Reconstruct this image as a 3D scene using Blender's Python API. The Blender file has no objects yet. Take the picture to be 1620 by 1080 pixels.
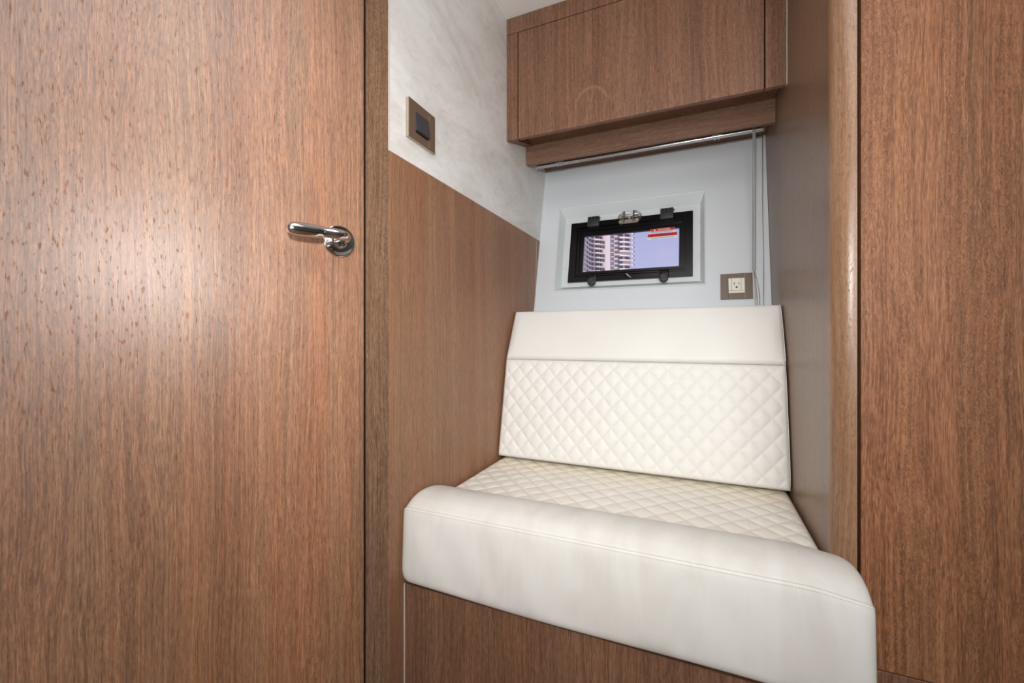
import bpy, bmesh, math, random
from mathutils import Vector, Matrix
random.seed(7)
SC = bpy.context.scene
COL = SC.collection
PI = math.pi
H = 0.90                      # camera height above the cabin floor; all z below are written relative to eye level

# ------------------------------------------------------------------ camera, world, lights, exposure
cam_d = bpy.data.cameras.new('camera')
cam = bpy.data.objects.new('camera', cam_d); COL.objects.link(cam)
cam.location = (0, 0, H)
cam.rotation_euler = (PI/2, 0, 0.4141)
cam_d.sensor_width = 36.0
cam_d.lens = 36.0*673.99/1620
cam_d.shift_y = -6.64/1620
cam_d.clip_start = 0.02; cam_d.clip_end = 2000
SC.camera = cam
SC.view_settings.view_transform = 'Standard'
SC.view_settings.look = 'None'
SC.view_settings.exposure = 0.0
SC.view_settings.gamma = 1.0
SC.view_settings.use_curve_mapping = False

W = bpy.data.worlds.new('sky'); SC.world = W; W.use_nodes = True
wn = W.node_tree.nodes; wl = W.node_tree.links; wn.clear()
wo = wn.new('ShaderNodeOutputWorld'); wb = wn.new('ShaderNodeBackground')
tc = wn.new('ShaderNodeTexCoord'); sx = wn.new('ShaderNodeSeparateXYZ')
cr = wn.new('ShaderNodeValToRGB')
cr.color_ramp.elements[0].position = 0.0; cr.color_ramp.elements[0].color = (0.62, 0.61, 0.82, 1)
cr.color_ramp.elements[1].position = 0.45; cr.color_ramp.elements[1].color = (0.32, 0.36, 0.74, 1)
nz = wn.new('ShaderNodeTexNoise'); nz.inputs['Scale'].default_value = 5.0; nz.inputs['Detail'].default_value = 5.0
cr2 = wn.new('ShaderNodeValToRGB'); cr2.color_ramp.elements[0].position = .52; cr2.color_ramp.elements[1].position = .80
cr2.color_ramp.elements[0].color = (0, 0, 0, 1); cr2.color_ramp.elements[1].color = (.6, .6, .6, 1)
mx = wn.new('ShaderNodeMixRGB'); mx.inputs['Color2'].default_value = (0.72, 0.68, 0.84, 1)
wl.new(tc.outputs['Generated'], sx.inputs[0]); wl.new(sx.outputs['Z'], cr.inputs[0])
wl.new(tc.outputs['Generated'], nz.inputs['Vector']); wl.new(nz.outputs['Fac'], cr2.inputs[0])
wl.new(cr2.outputs[0], mx.inputs['Fac']); wl.new(cr.outputs[0], mx.inputs['Color1'])
wl.new(mx.outputs[0], wb.inputs['Color']); wb.inputs['Strength'].default_value = 1.0
wl.new(wb.outputs[0], wo.inputs['Surface'])

def light(name, kind, loc, energy, color=(1, 1, 1), rot=(0, 0, 0), size=None, size_y=None, radius=None, angle=None, beam=None):
    d = bpy.data.lights.new(name, kind); d.energy = energy; d.color = color
    if size is not None:
        d.size = size
        if size_y is not None: d.shape = 'RECTANGLE'; d.size_y = size_y
    if radius is not None: d.shadow_soft_size = radius
    if angle is not None: d.angle = angle
    if beam is not None: d.spot_size = beam; d.spot_blend = 1.0
    o = bpy.data.objects.new(name, d); COL.objects.link(o); o.location = loc; o.rotation_euler = rot
    return o
light('camera_flash', 'SPOT', (-0.02, -0.03, H+0.22), 41.0, (1.0, .985, .965), rot=(PI/2-.01, 0, .36), radius=0.035, beam=math.radians(118))
light('rear_fill', 'AREA', (.45, -1.2, H+0.35), 21.0, (.97, .985, 1.0), rot=(PI/2-.15, 0, .2), size=1.3, size_y=1.0)  # added soft frontal fill behind the viewer, not a known lamp
light('ceiling_fill', 'AREA', (0.1, -0.02, H+1.10), 9.5, (.98, .985, 1.0), size=.9, size_y=.9)  # added overhead area fill standing in for ambient bounce, no fixture
light('sun', 'SUN', (0, -20, 60), 3.8, (1.0, .90, .84), rot=(math.radians(50), 0, math.radians(-5)), angle=.009)

# ------------------------------------------------------------------ materials
def new_mat(name):
    m = bpy.data.materials.new(name); m.use_nodes = True
    nt = m.node_tree; return m, nt, nt.nodes['Principled BSDF']
def plain(name, col, rough=.5, metal=0.0, spec=.5, coat=0.0):
    m, nt, p = new_mat(name)
    p.inputs['Base Color'].default_value = (*col, 1); p.inputs['Roughness'].default_value = rough
    p.inputs['Metallic'].default_value = metal; p.inputs['Specular IOR Level'].default_value = spec
    p.inputs['Coat Weight'].default_value = coat
    # faint surface irregularity
    n = nt.nodes.new('ShaderNodeTexNoise'); n.inputs['Scale'].default_value = 220
    g = nt.nodes.new('ShaderNodeNewGeometry'); nt.links.new(g.outputs['Position'], n.inputs['Vector'])
    mp = nt.nodes.new('ShaderNodeMapRange'); mp.inputs[3].default_value = max(0, rough-.04); mp.inputs[4].default_value = rough+.04
    nt.links.new(n.outputs['Fac'], mp.inputs[0]); nt.links.new(mp.outputs[0], p.inputs['Roughness'])
    return m
def mul(c, k): return tuple(x*k for x in c)
def wood(name, base=(.30, .155, .085), contrast=1.0, along='z', wavy=1.0, rough=.40, spec=.45, seed=0.0, red=0.35, bump=.25):
    m, nt, p = new_mat(name); N = nt.nodes; L = nt.links
    g = N.new('ShaderNodeNewGeometry')
    off = N.new('ShaderNodeVectorMath'); off.operation = 'ADD'; off.inputs[1].default_value = (seed*3.1, seed*1.7, seed*.9)
    L.new(g.outputs['Position'], off.inputs[0])
    ax = {'z': (1, 1, 0), 'x': (0, 1, 1)}[along]
    def scl(v, a, b):     # a across the grain, b along it
        n = N.new('ShaderNodeVectorMath'); n.operation = 'MULTIPLY'
        n.inputs[1].default_value = tuple(a if q else b for q in ax); L.new(v, n.inputs[0]); return n.outputs[0]
    def noise(v, det, rough_=.5, dist=0.0):
        n = N.new('ShaderNodeTexNoise'); n.inputs['Scale'].default_value = 1.0; n.inputs['Detail'].default_value = det
        n.inputs['Roughness'].default_value = rough_; n.inputs['Distortion'].default_value = dist
        L.new(v, n.inputs['Vector']); return n
    def math_(op, a, b, clamp=False):
        n = N.new('ShaderNodeMath'); n.operation = op; n.use_clamp = clamp
        for i, q in enumerate((a, b)):
            if q is None: continue
            if isinstance(q, (int, float)): n.inputs[i].default_value = q
            else: L.new(q, n.inputs[i])
        return n.outputs[0]
    def vadd(v, col, k):
        s = N.new('ShaderNodeVectorMath'); s.operation = 'SUBTRACT'; s.inputs[1].default_value = (.5, .5, .5); L.new(col, s.inputs[0])
        t = N.new('ShaderNodeVectorMath'); t.operation = 'SCALE'; L.new(s.outputs[0], t.inputs[0])
        if isinstance(k, float): t.inputs['Scale'].default_value = k
        else: L.new(k, t.inputs['Scale'])
        a = N.new('ShaderNodeVectorMath'); a.operation = 'ADD'; L.new(v, a.inputs[0]); L.new(t.outputs[0], a.inputs[1]); return a.outputs[0]
    P0 = off.outputs[0]
    P1 = vadd(P0, noise(scl(P0, 5, 1.6), 2).outputs['Color'], .05)              # long gentle drift of the figure
    band = noise(scl(P1, 16, .22), 2, .5).outputs['Fac']                         # broad stripes
    patch = N.new('ShaderNodeMapRange'); patch.inputs[1].default_value = .42; patch.inputs[2].default_value = .62
    patch.inputs[3].default_value = .0004*wavy; patch.inputs[4].default_value = .0065*wavy
    L.new(noise(scl(P0, 26, 1.2), 1).outputs['Fac'], patch.inputs[0])
    P2 = vadd(P1, noise(scl(P0, 150, 85), 2).outputs['Color'], patch.outputs[0])   # interlocked wavy zones
    fib = noise(scl(P2, 760, 7), 4, .68).outputs['Fac']
    fleck = noise(scl(P2, 520, 55), 2, .6).outputs['Fac']
    streak = noise(scl(P1, 210, .9), 3, .6).outputs['Fac']
    s = math_('ADD', math_('MULTIPLY', fib, .50), math_('MULTIPLY', fleck, .38))
    s = math_('ADD', s, math_('MULTIPLY', streak, .36))
    s = math_('ADD', s, math_('MULTIPLY', band, .20))
    s = math_('SUBTRACT', s, .72)
    s = math_('MULTIPLY', s, 1.95*contrast)
    s = math_('ADD', s, .5, True)
    r = N.new('ShaderNodeValToRGB'); e = r.color_ramp.elements
    e[0].position = 0; e[0].color = (*mul(base, .30), 1)
    e[1].position = 1; e[1].color = (base[0]*1.95, base[1]*2.15, base[2]*2.25, 1)
    k = e.new(.34); k.color = (*mul(base, .68), 1)
    k = e.new(.55); k.color = (*mul(base, 1.08), 1)
    L.new(s, r.inputs[0])
    # reddish and greyish stripes
    hue = noise(scl(P1, 14, .3), 2).outputs['Fac']
    mr = N.new('ShaderNodeMapRange'); mr.inputs[1].default_value = .42; mr.inputs[2].default_value = .66; mr.inputs[4].default_value = red
    L.new(hue, mr.inputs[0])
    mm = N.new('ShaderNodeMixRGB'); mm.blend_type = 'MULTIPLY'; mm.inputs['Color2'].default_value = (1.12, .82, .70, 1)
    L.new(mr.outputs[0], mm.inputs['Fac']); L.new(r.outputs[0], mm.inputs['Color1'])
    L.new(mm.outputs[0], p.inputs['Base Color'])
    b = N.new('ShaderNodeBump'); b.inputs['Strength'].default_value = bump; b.inputs['Distance'].default_value = .0006
    L.new(math_('ADD', fib, fleck), b.inputs['Height']); L.new(b.outputs[0], p.inputs['Normal'])
    pore = noise(scl(P2, 300, 70), 2, .5).outputs['Fac']
    pr = N.new('ShaderNodeMapRange'); pr.inputs[1].default_value = .60; pr.inputs[2].default_value = .68; pr.inputs[3].default_value = spec; pr.inputs[4].default_value = spec*.25
    L.new(pore, pr.inputs[0]); L.new(pr.outputs[0], p.inputs['Specular IOR Level'])
    p.inputs['Roughness'].default_value = rough
    return m

BW = (.285, .150, .088)
M_door = wood('door_veneer', (0.324, 0.163, 0.086), 1.0, wavy=.55, rough=.43, spec=1.4, seed=1, red=.5, bump=.12)
M_jamb = wood('jamb_wood', (0.180, 0.104, 0.062), 1.15, wavy=2.3, rough=.55, spec=.25, seed=2, red=.1)
M_wain = wood('wainscot_veneer', (0.278, 0.144, 0.080), .62, wavy=.25, rough=.42, spec=.4, seed=3, red=.25, bump=.1)
M_side = wood('alcove_side_veneer', (0.225, 0.140, 0.090), .45, wavy=.3, rough=.34, spec=.55, seed=4, red=.1, bump=.08)
M_base = wood('bench_veneer', (0.178, 0.091, 0.052), .95, wavy=.35, rough=.5, spec=.3, seed=5, red=.2)
M_cab = wood('cabinet_veneer', (0.204, 0.102, 0.061), .95, wavy=1.9, rough=.45, spec=.35, seed=6, red=.25)
M_fascia = wood('fascia_wood', (0.205, 0.118, 0.079), .75, along='x', wavy=.6, rough=.5, spec=.3, seed=7, red=.1)
M_post = wood('post_wood', (0.278, 0.156, 0.088), .6, wavy=1.3, rough=.30, spec=.55, seed=8, red=.1, bump=.2)
M_tall = wood('cupboard_veneer', (0.233, 0.106, 0.051), 1.15, wavy=2.0, rough=.5, spec=.3, seed=9, red=.35)

def haze_ring(m, cen, rad):  # pale arc of reflected haze, painted into the wood colour
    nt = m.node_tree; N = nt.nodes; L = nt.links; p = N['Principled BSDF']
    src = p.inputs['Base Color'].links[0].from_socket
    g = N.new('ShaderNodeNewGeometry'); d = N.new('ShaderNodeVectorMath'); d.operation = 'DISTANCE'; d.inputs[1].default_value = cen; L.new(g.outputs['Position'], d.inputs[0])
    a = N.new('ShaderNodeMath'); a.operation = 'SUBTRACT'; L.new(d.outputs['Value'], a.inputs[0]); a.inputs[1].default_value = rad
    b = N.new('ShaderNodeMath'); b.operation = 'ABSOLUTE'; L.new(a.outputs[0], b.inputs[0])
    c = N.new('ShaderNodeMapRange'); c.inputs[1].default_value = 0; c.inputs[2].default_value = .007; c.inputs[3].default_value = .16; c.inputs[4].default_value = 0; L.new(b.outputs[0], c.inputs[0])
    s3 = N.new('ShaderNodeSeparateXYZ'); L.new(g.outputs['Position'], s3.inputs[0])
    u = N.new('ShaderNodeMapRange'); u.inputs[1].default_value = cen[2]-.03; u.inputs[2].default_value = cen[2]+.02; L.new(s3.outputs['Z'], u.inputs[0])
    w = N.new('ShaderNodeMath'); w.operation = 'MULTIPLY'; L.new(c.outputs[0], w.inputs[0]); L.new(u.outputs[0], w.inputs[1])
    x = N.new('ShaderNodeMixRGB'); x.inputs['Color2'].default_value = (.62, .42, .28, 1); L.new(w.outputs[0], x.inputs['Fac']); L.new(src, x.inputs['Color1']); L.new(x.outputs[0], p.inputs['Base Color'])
haze_ring(M_cab, (-.320, 1.363, H+.757), .050)

def plaster():
    m, nt, p = new_mat('polished_plaster'); N = nt.nodes; L = nt.links
    g = N.new('ShaderNodeNewGeometry')
    mp = N.new('ShaderNodeMapping'); mp.inputs['Rotation'].default_value = (math.radians(35), 0, 0); mp.inputs['Scale'].default_value = (1, 1, 2.2)
    L.new(g.outputs['Position'], mp.inputs[0])
    n1 = N.new('ShaderNodeTexNoise'); n1.inputs['Scale'].default_value = 3.2; n1.inputs['Detail'].default_value = 6; n1.inputs['Roughness'].default_value = .62; n1.inputs['Distortion'].default_value = 1.2
    n2 = N.new('ShaderNodeTexNoise'); n2.inputs['Scale'].default_value = 16; n2.inputs['Detail'].default_value = 5; n2.inputs['Distortion'].default_value = 2.0
    L.new(mp.outputs[0], n1.inputs['Vector']); L.new(mp.outputs[0], n2.inputs['Vector'])
    r1 = N.new('ShaderNodeValToRGB'); e = r1.color_ramp.elements
    e[0].position = .30; e[0].color = (.67, .635, .60, 1); e[1].position = .58; e[1].color = (.81, .80, .785, 1)
    L.new(n1.outputs['Fac'], r1.inputs[0])
    r2 = N.new('ShaderNodeValToRGB'); e = r2.color_ramp.elements
    e[0].position = .25; e[0].color = (.86, .84, .81, 1); e[1].position = .52; e[1].color = (1, 1, 1, 1)
    L.new(n2.outputs['Fac'], r2.inputs[0])
    m2 = N.new('ShaderNodeMixRGB'); m2.blend_type = 'MULTIPLY'; m2.inputs['Fac'].default_value = .7
    L.new(r1.outputs[0], m2.inputs['Color1']); L.new(r2.outputs[0], m2.inputs['Color2']); L.new(m2.outputs[0], p.inputs['Base Color'])
    p.inputs['Roughness'].default_value = .42
    b = N.new('ShaderNodeBump'); b.inputs['Strength'].default_value = .12; b.inputs['Distance'].default_value = .002
    L.new(n2.outputs['Fac'], b.inputs['Height']); L.new(b.outputs[0], p.inputs['Normal'])
    return m
M_plaster = plaster()
M_ceil = plain('ceiling_paint', (.84, .835, .81), .6)
M_hull = plain('white_liner', (.66, .70, .73), .55, spec=.3)
M_hullgrey = plain('white_recess', (.64, .68, .70), .5, spec=.3)
M_caulk = plain('light_caulk', (.62, .58, .53), .5)
M_dark = plain('dark_gap', (.012, .009, .007), .8, spec=.1)
M_farw = plain('dark_grey_panel', (.05, .055, .05), .6)  # tone of an unseen wall, set dark for the chrome rose to reflect
M_floor = wood('floor_wood', (.20, .12, .07), .6, along='x', seed=11)
M_chrome = plain('chrome', (.80, .80, .82), .07, 1.0)
M_chrome2 = plain('satin_steel', (.50, .47, .41), .36, .75)
M_alu = plain('aluminium', (.60, .61, .63), .24, 1.0)
M_black = plain('black_frame', (.004, .004, .0045), .25, spec=.35)
M_blackm = plain('black_plastic', (.028, .029, .033), .5)
M_bronze = plain('bronze_plate', (.135, .088, .058), .38, spec=.6)
M_bronze_edge = plain('champagne_edge', (.42, .36, .28), .35, .6)
M_rocker = plain('anthracite_rocker', (.045, .047, .055), .35)
M_ivory = plain('ivory_plastic', (.78, .76, .66), .35)
M_red = plain('sticker_red', (.62, .010, .012), .5)
M_stick = plain('sticker_white', (.72, .75, .76), .5)
M_ink = plain('ink', (.02, .02, .02), .6)
M_inkw = plain('ink_white', (.85, .78, .76), .6)
M_tower = plain('tower_render', (.66, .58, .55), .9, spec=.1)
M_slab = plain('balcony_render', (.82, .73, .66), .9, spec=.1)
M_rail = plain('balcony_rail', (.22, .19, .22), .6)
M_twin = plain('tower_glass', (.11, .12, .17), .25)
M_fly = plain('tower_window_bars', (.45, .43, .48), .6)

def glass():
    m = bpy.data.materials.new('window_glass'); m.use_nodes = True; nt = m.node_tree; nt.nodes.clear()
    o = nt.nodes.new('ShaderNodeOutputMaterial'); t = nt.nodes.new('ShaderNodeBsdfTransparent'); t.inputs[0].default_value = (.94, .94, .97, 1)
    g = nt.nodes.new('ShaderNodeBsdfGlossy'); g.inputs['Roughness'].default_value = .02
    f = nt.nodes.new('ShaderNodeFresnel'); f.inputs[0].default_value = 1.45; x = nt.nodes.new('ShaderNodeMixShader')
    nt.links.new(f.outputs[0], x.inputs[0]); nt.links.new(t.outputs[0], x.inputs[1]); nt.links.new(g.outputs[0], x.inputs[2]); nt.links.new(x.outputs[0], o.inputs[0])
    return m
M_glass = glass()
def acrylic(name, col):
    m, nt, p = new_mat(name); p.inputs['Base Color'].default_value = (*col, 1); p.inputs['Roughness'].default_value = .15
    p.inputs['Alpha'].default_value = .62
    return m
M_wand = acrylic('clear_wand', (.42, .43, .43))
M_cord = acrylic('clear_cord', (.55, .56, .57))

PS, PT = .0530, .0600         # quilting diamond on the back: width and height
QS, QT = .0620, .0640         # and on the seat
def leather(name, kind='plain', base=(.80, .775, .70), dirt=0.0, yellow=0.0, seamv=None, pit=(PS, PT)):
    m, nt, p = new_mat(name); N = nt.nodes; L = nt.links
    uv = N.new('ShaderNodeUVMap'); uv.uv_map = 'UVMap'
    sp = N.new('ShaderNodeSeparateXYZ'); L.new(uv.outputs[0], sp.inputs[0])
    def M(op, a, b=None, clamp=False):
        n = N.new('ShaderNodeMath'); n.operation = op; n.use_clamp = clamp
        for i, q in enumerate((a, b)):
            if q is None: continue
            if isinstance(q, (int, float)): n.inputs[i].default_value = q
            else: L.new(q, n.inputs[i])
        return n.outputs[0]
    g = N.new('ShaderNodeNewGeometry')
    def noise(scale, vec=(1, 1, 1), det=4, dist=0.):
        mp = N.new('ShaderNodeMapping'); mp.inputs['Scale'].default_value = vec; L.new(g.outputs['Position'], mp.inputs[0])
        n = N.new('ShaderNodeTexNoise'); n.inputs['Scale'].default_value = scale; n.inputs['Detail'].default_value = det; n.inputs['Distortion'].default_value = dist
        L.new(mp.outputs[0], n.inputs['Vector']); return n.outputs['Fac']
    def ramp(f, p0, c0, p1, c1):
        r = N.new('ShaderNodeValToRGB'); e = r.color_ramp.elements; e[0].position = p0; e[0].color = (*c0, 1); e[1].position = p1; e[1].color = (*c1, 1)
        L.new(f, r.inputs[0]); return r.outputs[0]
    def mixm(a, b, fac):
        x = N.new('ShaderNodeMixRGB'); x.blend_type = 'MULTIPLY'
        if isinstance(fac, float): x.inputs['Fac'].default_value = fac
        else: L.new(fac, x.inputs['Fac'])
        L.new(a, x.inputs['Color1'])
        if isinstance(b, tuple): x.inputs['Color2'].default_value = (*b, 1)
        else: L.new(b, x.inputs['Color2'])
        return x.outputs[0]
    c = ramp(noise(7), .3, mul(base, .965), .7, base)
    if dirt:
        c = mixm(c, ramp(noise(6, (2.6, 1, .8), 5, .6), .36, (.80, .765, .72), .58, (1, 1, 1)), float(dirt))
        c = mixm(c, ramp(noise(90, (1, 1, .12), 3), .25, (.86, .83, .80), .45, (1, 1, 1)), float(dirt)*.45)
    if yellow:                  # yellowed strip where the seat meets the back, v = metres from the front
        f = M('MULTIPLY', M('SUBTRACT', sp.outputs['Y'], .22), 9.0, True)
        c = mixm(c, (1.0, .93, .76), M('MULTIPLY', f, float(yellow)))
    hgt = None
    if kind == 'quilt':
        a = M('ADD', M('DIVIDE', sp.outputs['X'], pit[0]), M('DIVIDE', sp.outputs['Y'], pit[1]))
        b = M('SUBTRACT', M('DIVIDE', sp.outputs['X'], pit[0]), M('DIVIDE', sp.outputs['Y'], pit[1]))
        LL = pit[0]*pit[1]/math.hypot(*pit)
        def ln(q, w):
            d = M('MULTIPLY', M('ABSOLUTE', M('SUBTRACT', M('FRACT', M('ADD', q, .5)), .5)), LL)
            two = M('LESS_THAN', M('ABSOLUTE', M('SUBTRACT', d, .0016)), .00060)
            dash = M('GREATER_THAN', M('FRACT', M('MULTIPLY', w, 11.0)), .32)
            return M('MULTIPLY', two, dash), d
        s1, d1 = ln(a, b); s2, d2 = ln(b, a)
        st = M('MAXIMUM', s1, s2)
        c = mixm(c, (.70, .67, .63), M('MULTIPLY', st, .50))
        hgt = M('MULTIPLY', st, -.6)
    if seamv is not None:
        for k, sv in enumerate(seamv):
            d = M('ABSOLUTE', M('SUBTRACT', sp.outputs['Y'], sv))
            dash = M('GREATER_THAN', M('FRACT', M('MULTIPLY', sp.outputs['X'], 210.0)), .35)
            st = M('MULTIPLY', M('LESS_THAN', d, .0006), dash)
            c = mixm(c, (.72, .69, .65), M('MULTIPLY', st, .8))
    gr = N.new('ShaderNodeTexVoronoi'); gr.inputs['Scale'].default_value = 900; L.new(g.outputs['Position'], gr.inputs['Vector'])
    h = M('MULTIPLY', gr.outputs['Distance'], .25)
    h = M('ADD', h, M('MULTIPLY', noise(45), .5))
    if hgt is not None: h = M('ADD', h, hgt)
    bp = N.new('ShaderNodeBump'); bp.inputs['Strength'].default_value = .16; bp.inputs['Distance'].default_value = .001
    L.new(h, bp.inputs['Height']); L.new(bp.outputs[0], p.inputs['Normal'])
    L.new(c, p.inputs['Base Color']); p.inputs['Roughness'].default_value = .5; p.inputs['Specular IOR Level'].default_value = .35
    return m

# ------------------------------------------------------------------ helpers
def tag(o, label=None, cat=None, group=None, kind=None):
    if label: o['label'] = label
    if cat: o['category'] = cat
    if group: o['group'] = group
    if kind: o['kind'] = kind
    return o
def empty(name, loc, label=None, cat=None, group=None, kind=None):
    o = bpy.data.objects.new(name, None); COL.objects.link(o); o.location = (loc[0], loc[1], loc[2]+H)
    o.empty_display_size = .05
    bpy.context.view_layer.update()
    return tag(o, label, cat, group, kind)
def build(name, bm, mat, parent=None, label=None, cat=None, kind=None, smooth=False, lift=True, angle=35):
    """links one mesh; vertices arrive in eye-level world coordinates and the origin goes to the mesh's base"""
    bmesh.ops.recalc_face_normals(bm, faces=bm.faces[:])
    if lift: bmesh.ops.translate(bm, verts=bm.verts[:], vec=(0, 0, H))
    xs = [v.co.x for v in bm.verts]; ys = [v.co.y for v in bm.verts]; zs = [v.co.z for v in bm.verts]
    org = Vector(((min(xs)+max(xs))/2, (min(ys)+max(ys))/2, min(zs)))
    bmesh.ops.translate(bm, verts=bm.verts[:], vec=-org)
    me = bpy.data.meshes.new(name); bm.to_mesh(me); bm.free()
    mats = mat if isinstance(mat, (list, tuple)) else [mat]
    for q in mats: me.materials.append(q)
    if smooth:
        for pl in me.polygons: pl.use_smooth = True
        if angle < 180: me.set_sharp_from_angle(angle=math.radians(angle))
    o = bpy.data.objects.new(name, me); COL.objects.link(o)
    if parent:
        o.parent = parent
        pw = Vector((0, 0, 0)); q = parent
        while q: pw += q.location; q = q.parent
        o.location = org - pw
    else: o.location = org
    return tag(o, label, cat, None, kind)
def add_box(bm, x0, x1, y0, y1, z0, z1, bev=0.0, seg=2, mi=0, M=None):
    r = bmesh.ops.create_cube(bm, size=1.0); vs = r['verts']
    for v in vs: v.co = Vector(((x0+x1)/2+v.co.x*(x1-x0), (y0+y1)/2+v.co.y*(y1-y0), (z0+z1)/2+v.co.z*(z1-z0)))
    fs = set(f for v in vs for f in v.link_faces)
    for f in fs: f.material_index = mi
    if bev > 0:
        es = list(set(e for v in vs for e in v.link_edges))
        r2 = bmesh.ops.bevel(bm, geom=es, offset=bev, segments=seg, affect='EDGES', profile=.5)
        vs = list(set(v for f in r2['faces'] for v in f.verts) | set(v for v in vs if v.is_valid))
        for f in set(f for v in vs for f in v.link_faces): f.material_index = mi
    if M is not None:
        for v in vs: v.co = M @ v.co
    return vs
def box(x0, x1, y0, y1, z0, z1, bev=0.0, seg=2, M=None):
    bm = bmesh.new(); add_box(bm, x0, x1, y0, y1, z0, z1, bev, seg, 0, M); return bm
def add_prism(bm, poly, axis, a, b, M=None, mi=0):
    """poly of 2D points extruded along 'x','y' or 'z' from a to b"""
    def co(p, t): return {'x': (t, p[0], p[1]), 'y': (p[0], t, p[1]), 'z': (p[0], p[1], t)}[axis]
    A = [bm.verts.new(co(p, a)) for p in poly]; B = [bm.verts.new(co(p, b)) for p in poly]
    fs = [bm.faces.new(A), bm.faces.new(B[::-1])]
    for i in range(len(poly)):
        j = (i+1) % len(poly); fs.append(bm.faces.new((A[i], A[j], B[j], B[i])))
    for f in fs: f.material_index = mi
    if M is not None:
        for v in A+B: v.co = M @ v.co
    return A+B
def add_tube(bm, pts, rads, seg=16, flat=None, up=Vector((0, 0, 1)), M=None, cap=True):
    """swept tube; rads are (a along side, b along up) pairs or single radii"""
    pts = [Vector(p) for p in pts]; rings = []
    for i, p in enumerate(pts):
        t = (pts[min(i+1, len(pts)-1)]-pts[max(i-1, 0)]).normalized()
        u_ = up - t*up.dot(t)
        if u_.length < 1e-4: u_ = Vector((1, 0, 0)) - t*t.x
        u_.normalize(); s = t.cross(u_)
        ra, rb = rads[i] if isinstance(rads[i], tuple) else (rads[i], rads[i])
        rings.append([bm.verts.new(p + s*ra*math.cos(k*2*PI/seg) + u_*rb*math.sin(k*2*PI/seg)) for k in range(seg)])
    for a, b in zip(rings, rings[1:]):
        for k in range(seg): bm.faces.new((a[k], a[(k+1) % seg], b[(k+1) % seg], b[k]))
    if cap: bm.faces.new(rings[0][::-1]); bm.faces.new(rings[-1])
    if M is not None:
        for r in rings:
            for v in r: v.co = M @ v.co
def add_lathe(bm, prof, M, seg=40):
    """prof: (radius, height) pairs revolved about local z"""
    rings = []
    for r, h in prof:
        if r < 1e-6: rings.append([bm.verts.new(M @ Vector((0, 0, h)))])
        else: rings.append([bm.verts.new(M @ Vector((r*math.cos(2*PI*k/seg), r*math.sin(2*PI*k/seg), h))) for k in range(seg)])
    for a, b in zip(rings, rings[1:]):
        for k in range(seg):
            j = (k+1) % seg
            if len(a) == 1 and len(b) == 1: continue
            if len(a) == 1: bm.faces.new((a[0], b[k], b[j]))
            elif len(b) == 1: bm.faces.new((a[k], a[j], b[0]))
            else: bm.faces.new((a[k], a[j], b[j], b[k]))
def frame_prism(bm, o, i, n0, n1, M, mi=0):
    """rectangular ring between outer o=(u0,u1,v0,v1) and inner i, between heights n0..n1 (local z)"""
    def R(q, n): return [bm.verts.new(M @ Vector(c)) for c in ((q[0], q[2], n), (q[1], q[2], n), (q[1], q[3], n), (q[0], q[3], n))]
    a, b, c, d = R(o, n0), R(o, n1), R(i, n1), R(i, n0)
    for p, q in ((a, b), (b, c), (c, d), (d, a)):
        for k in range(4):
            f = bm.faces.new((p[k], p[(k+1) % 4], q[(k+1) % 4], q[k])); f.material_index = mi
def rounded_grid(fn, ns, nt_, depth_dir, back, uvfn, bm=None):
    """front surface fn(i/ns, j/nt) closed backwards to a flat rim"""
    bm = bm or bmesh.new(); uvl = bm.loops.layers.uv.new('UVMap')
    G = [[bm.verts.new(fn(i/ns, j/nt_)) for j in range(nt_+1)] for i in range(ns+1)]
    def face(vs, uvs):
        f = bm.faces.new(vs)
        for l, q in zip(f.loops, uvs): l[uvl].uv = q
    for i in range(ns):
        for j in range(nt_):
            face((G[i][j], G[i+1][j], G[i+1][j+1], G[i][j+1]), [uvfn(a/ns, b/nt_) for a, b in ((i, j), (i+1, j), (i+1, j+1), (i, j+1))])
    rim = [(i, 0) for i in range(ns)] + [(ns, j) for j in range(nt_)] + [(i, nt_) for i in range(ns, 0, -1)] + [(0, j) for j in range(nt_, 0, -1)]
    B = [bm.verts.new(back(G[i][j].co)) for i, j in rim]
    for k in range(len(rim)):
        k2 = (k+1) % len(rim); a = G[rim[k][0]][rim[k][1]]; b = G[rim[k2][0]][rim[k2][1]]
        u = uvfn(rim[k][0]/ns, rim[k][1]/nt_)
        face((a, b, B[k2], B[k]), [u]*4)
    f = bm.faces.new(B)
    return bm
def text(name, body, size, M, mat, parent, ext=.0002, sx=1.0):
    cu = bpy.data.curves.new(name, 'FONT'); cu.body = body; cu.size = size; cu.align_x = 'CENTER'; cu.align_y = 'CENTER'; cu.extrude = ext
    to = bpy.data.objects.new(name, cu); COL.objects.link(to)
    bpy.context.view_layer.update()
    me = bpy.data.meshes.new_from_object(to.evaluated_get(bpy.context.evaluated_depsgraph_get()))
    COL.objects.unlink(to); bpy.data.objects.remove(to)
    bm = bmesh.new(); bm.from_mesh(me); bpy.data.meshes.remove(me)
    bmesh.ops.transform(bm, matrix=M @ Matrix.Diagonal((sx, 1, 1, 1)), verts=bm.verts[:])
    return build(name, bm, mat, parent)

# key planes of the cabin (eye-level coordinates)
XL, XR = -.620, .2192
YF = .744                      # front edge of the alcove
ZC = 1.117                     # ceiling
ZF = -H                        # floor
ZW = .4088                     # top of the wainscot
WA, WB = 1.6079, .2382         # leaning hull side: y = WA + WB*z
YC = 1.363                     # face of the overhead cabinet
YFS = 1.545                    # fascia below it
PHI = math.atan2(.91, .4147)   # the entrance door stands at an angle

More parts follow.
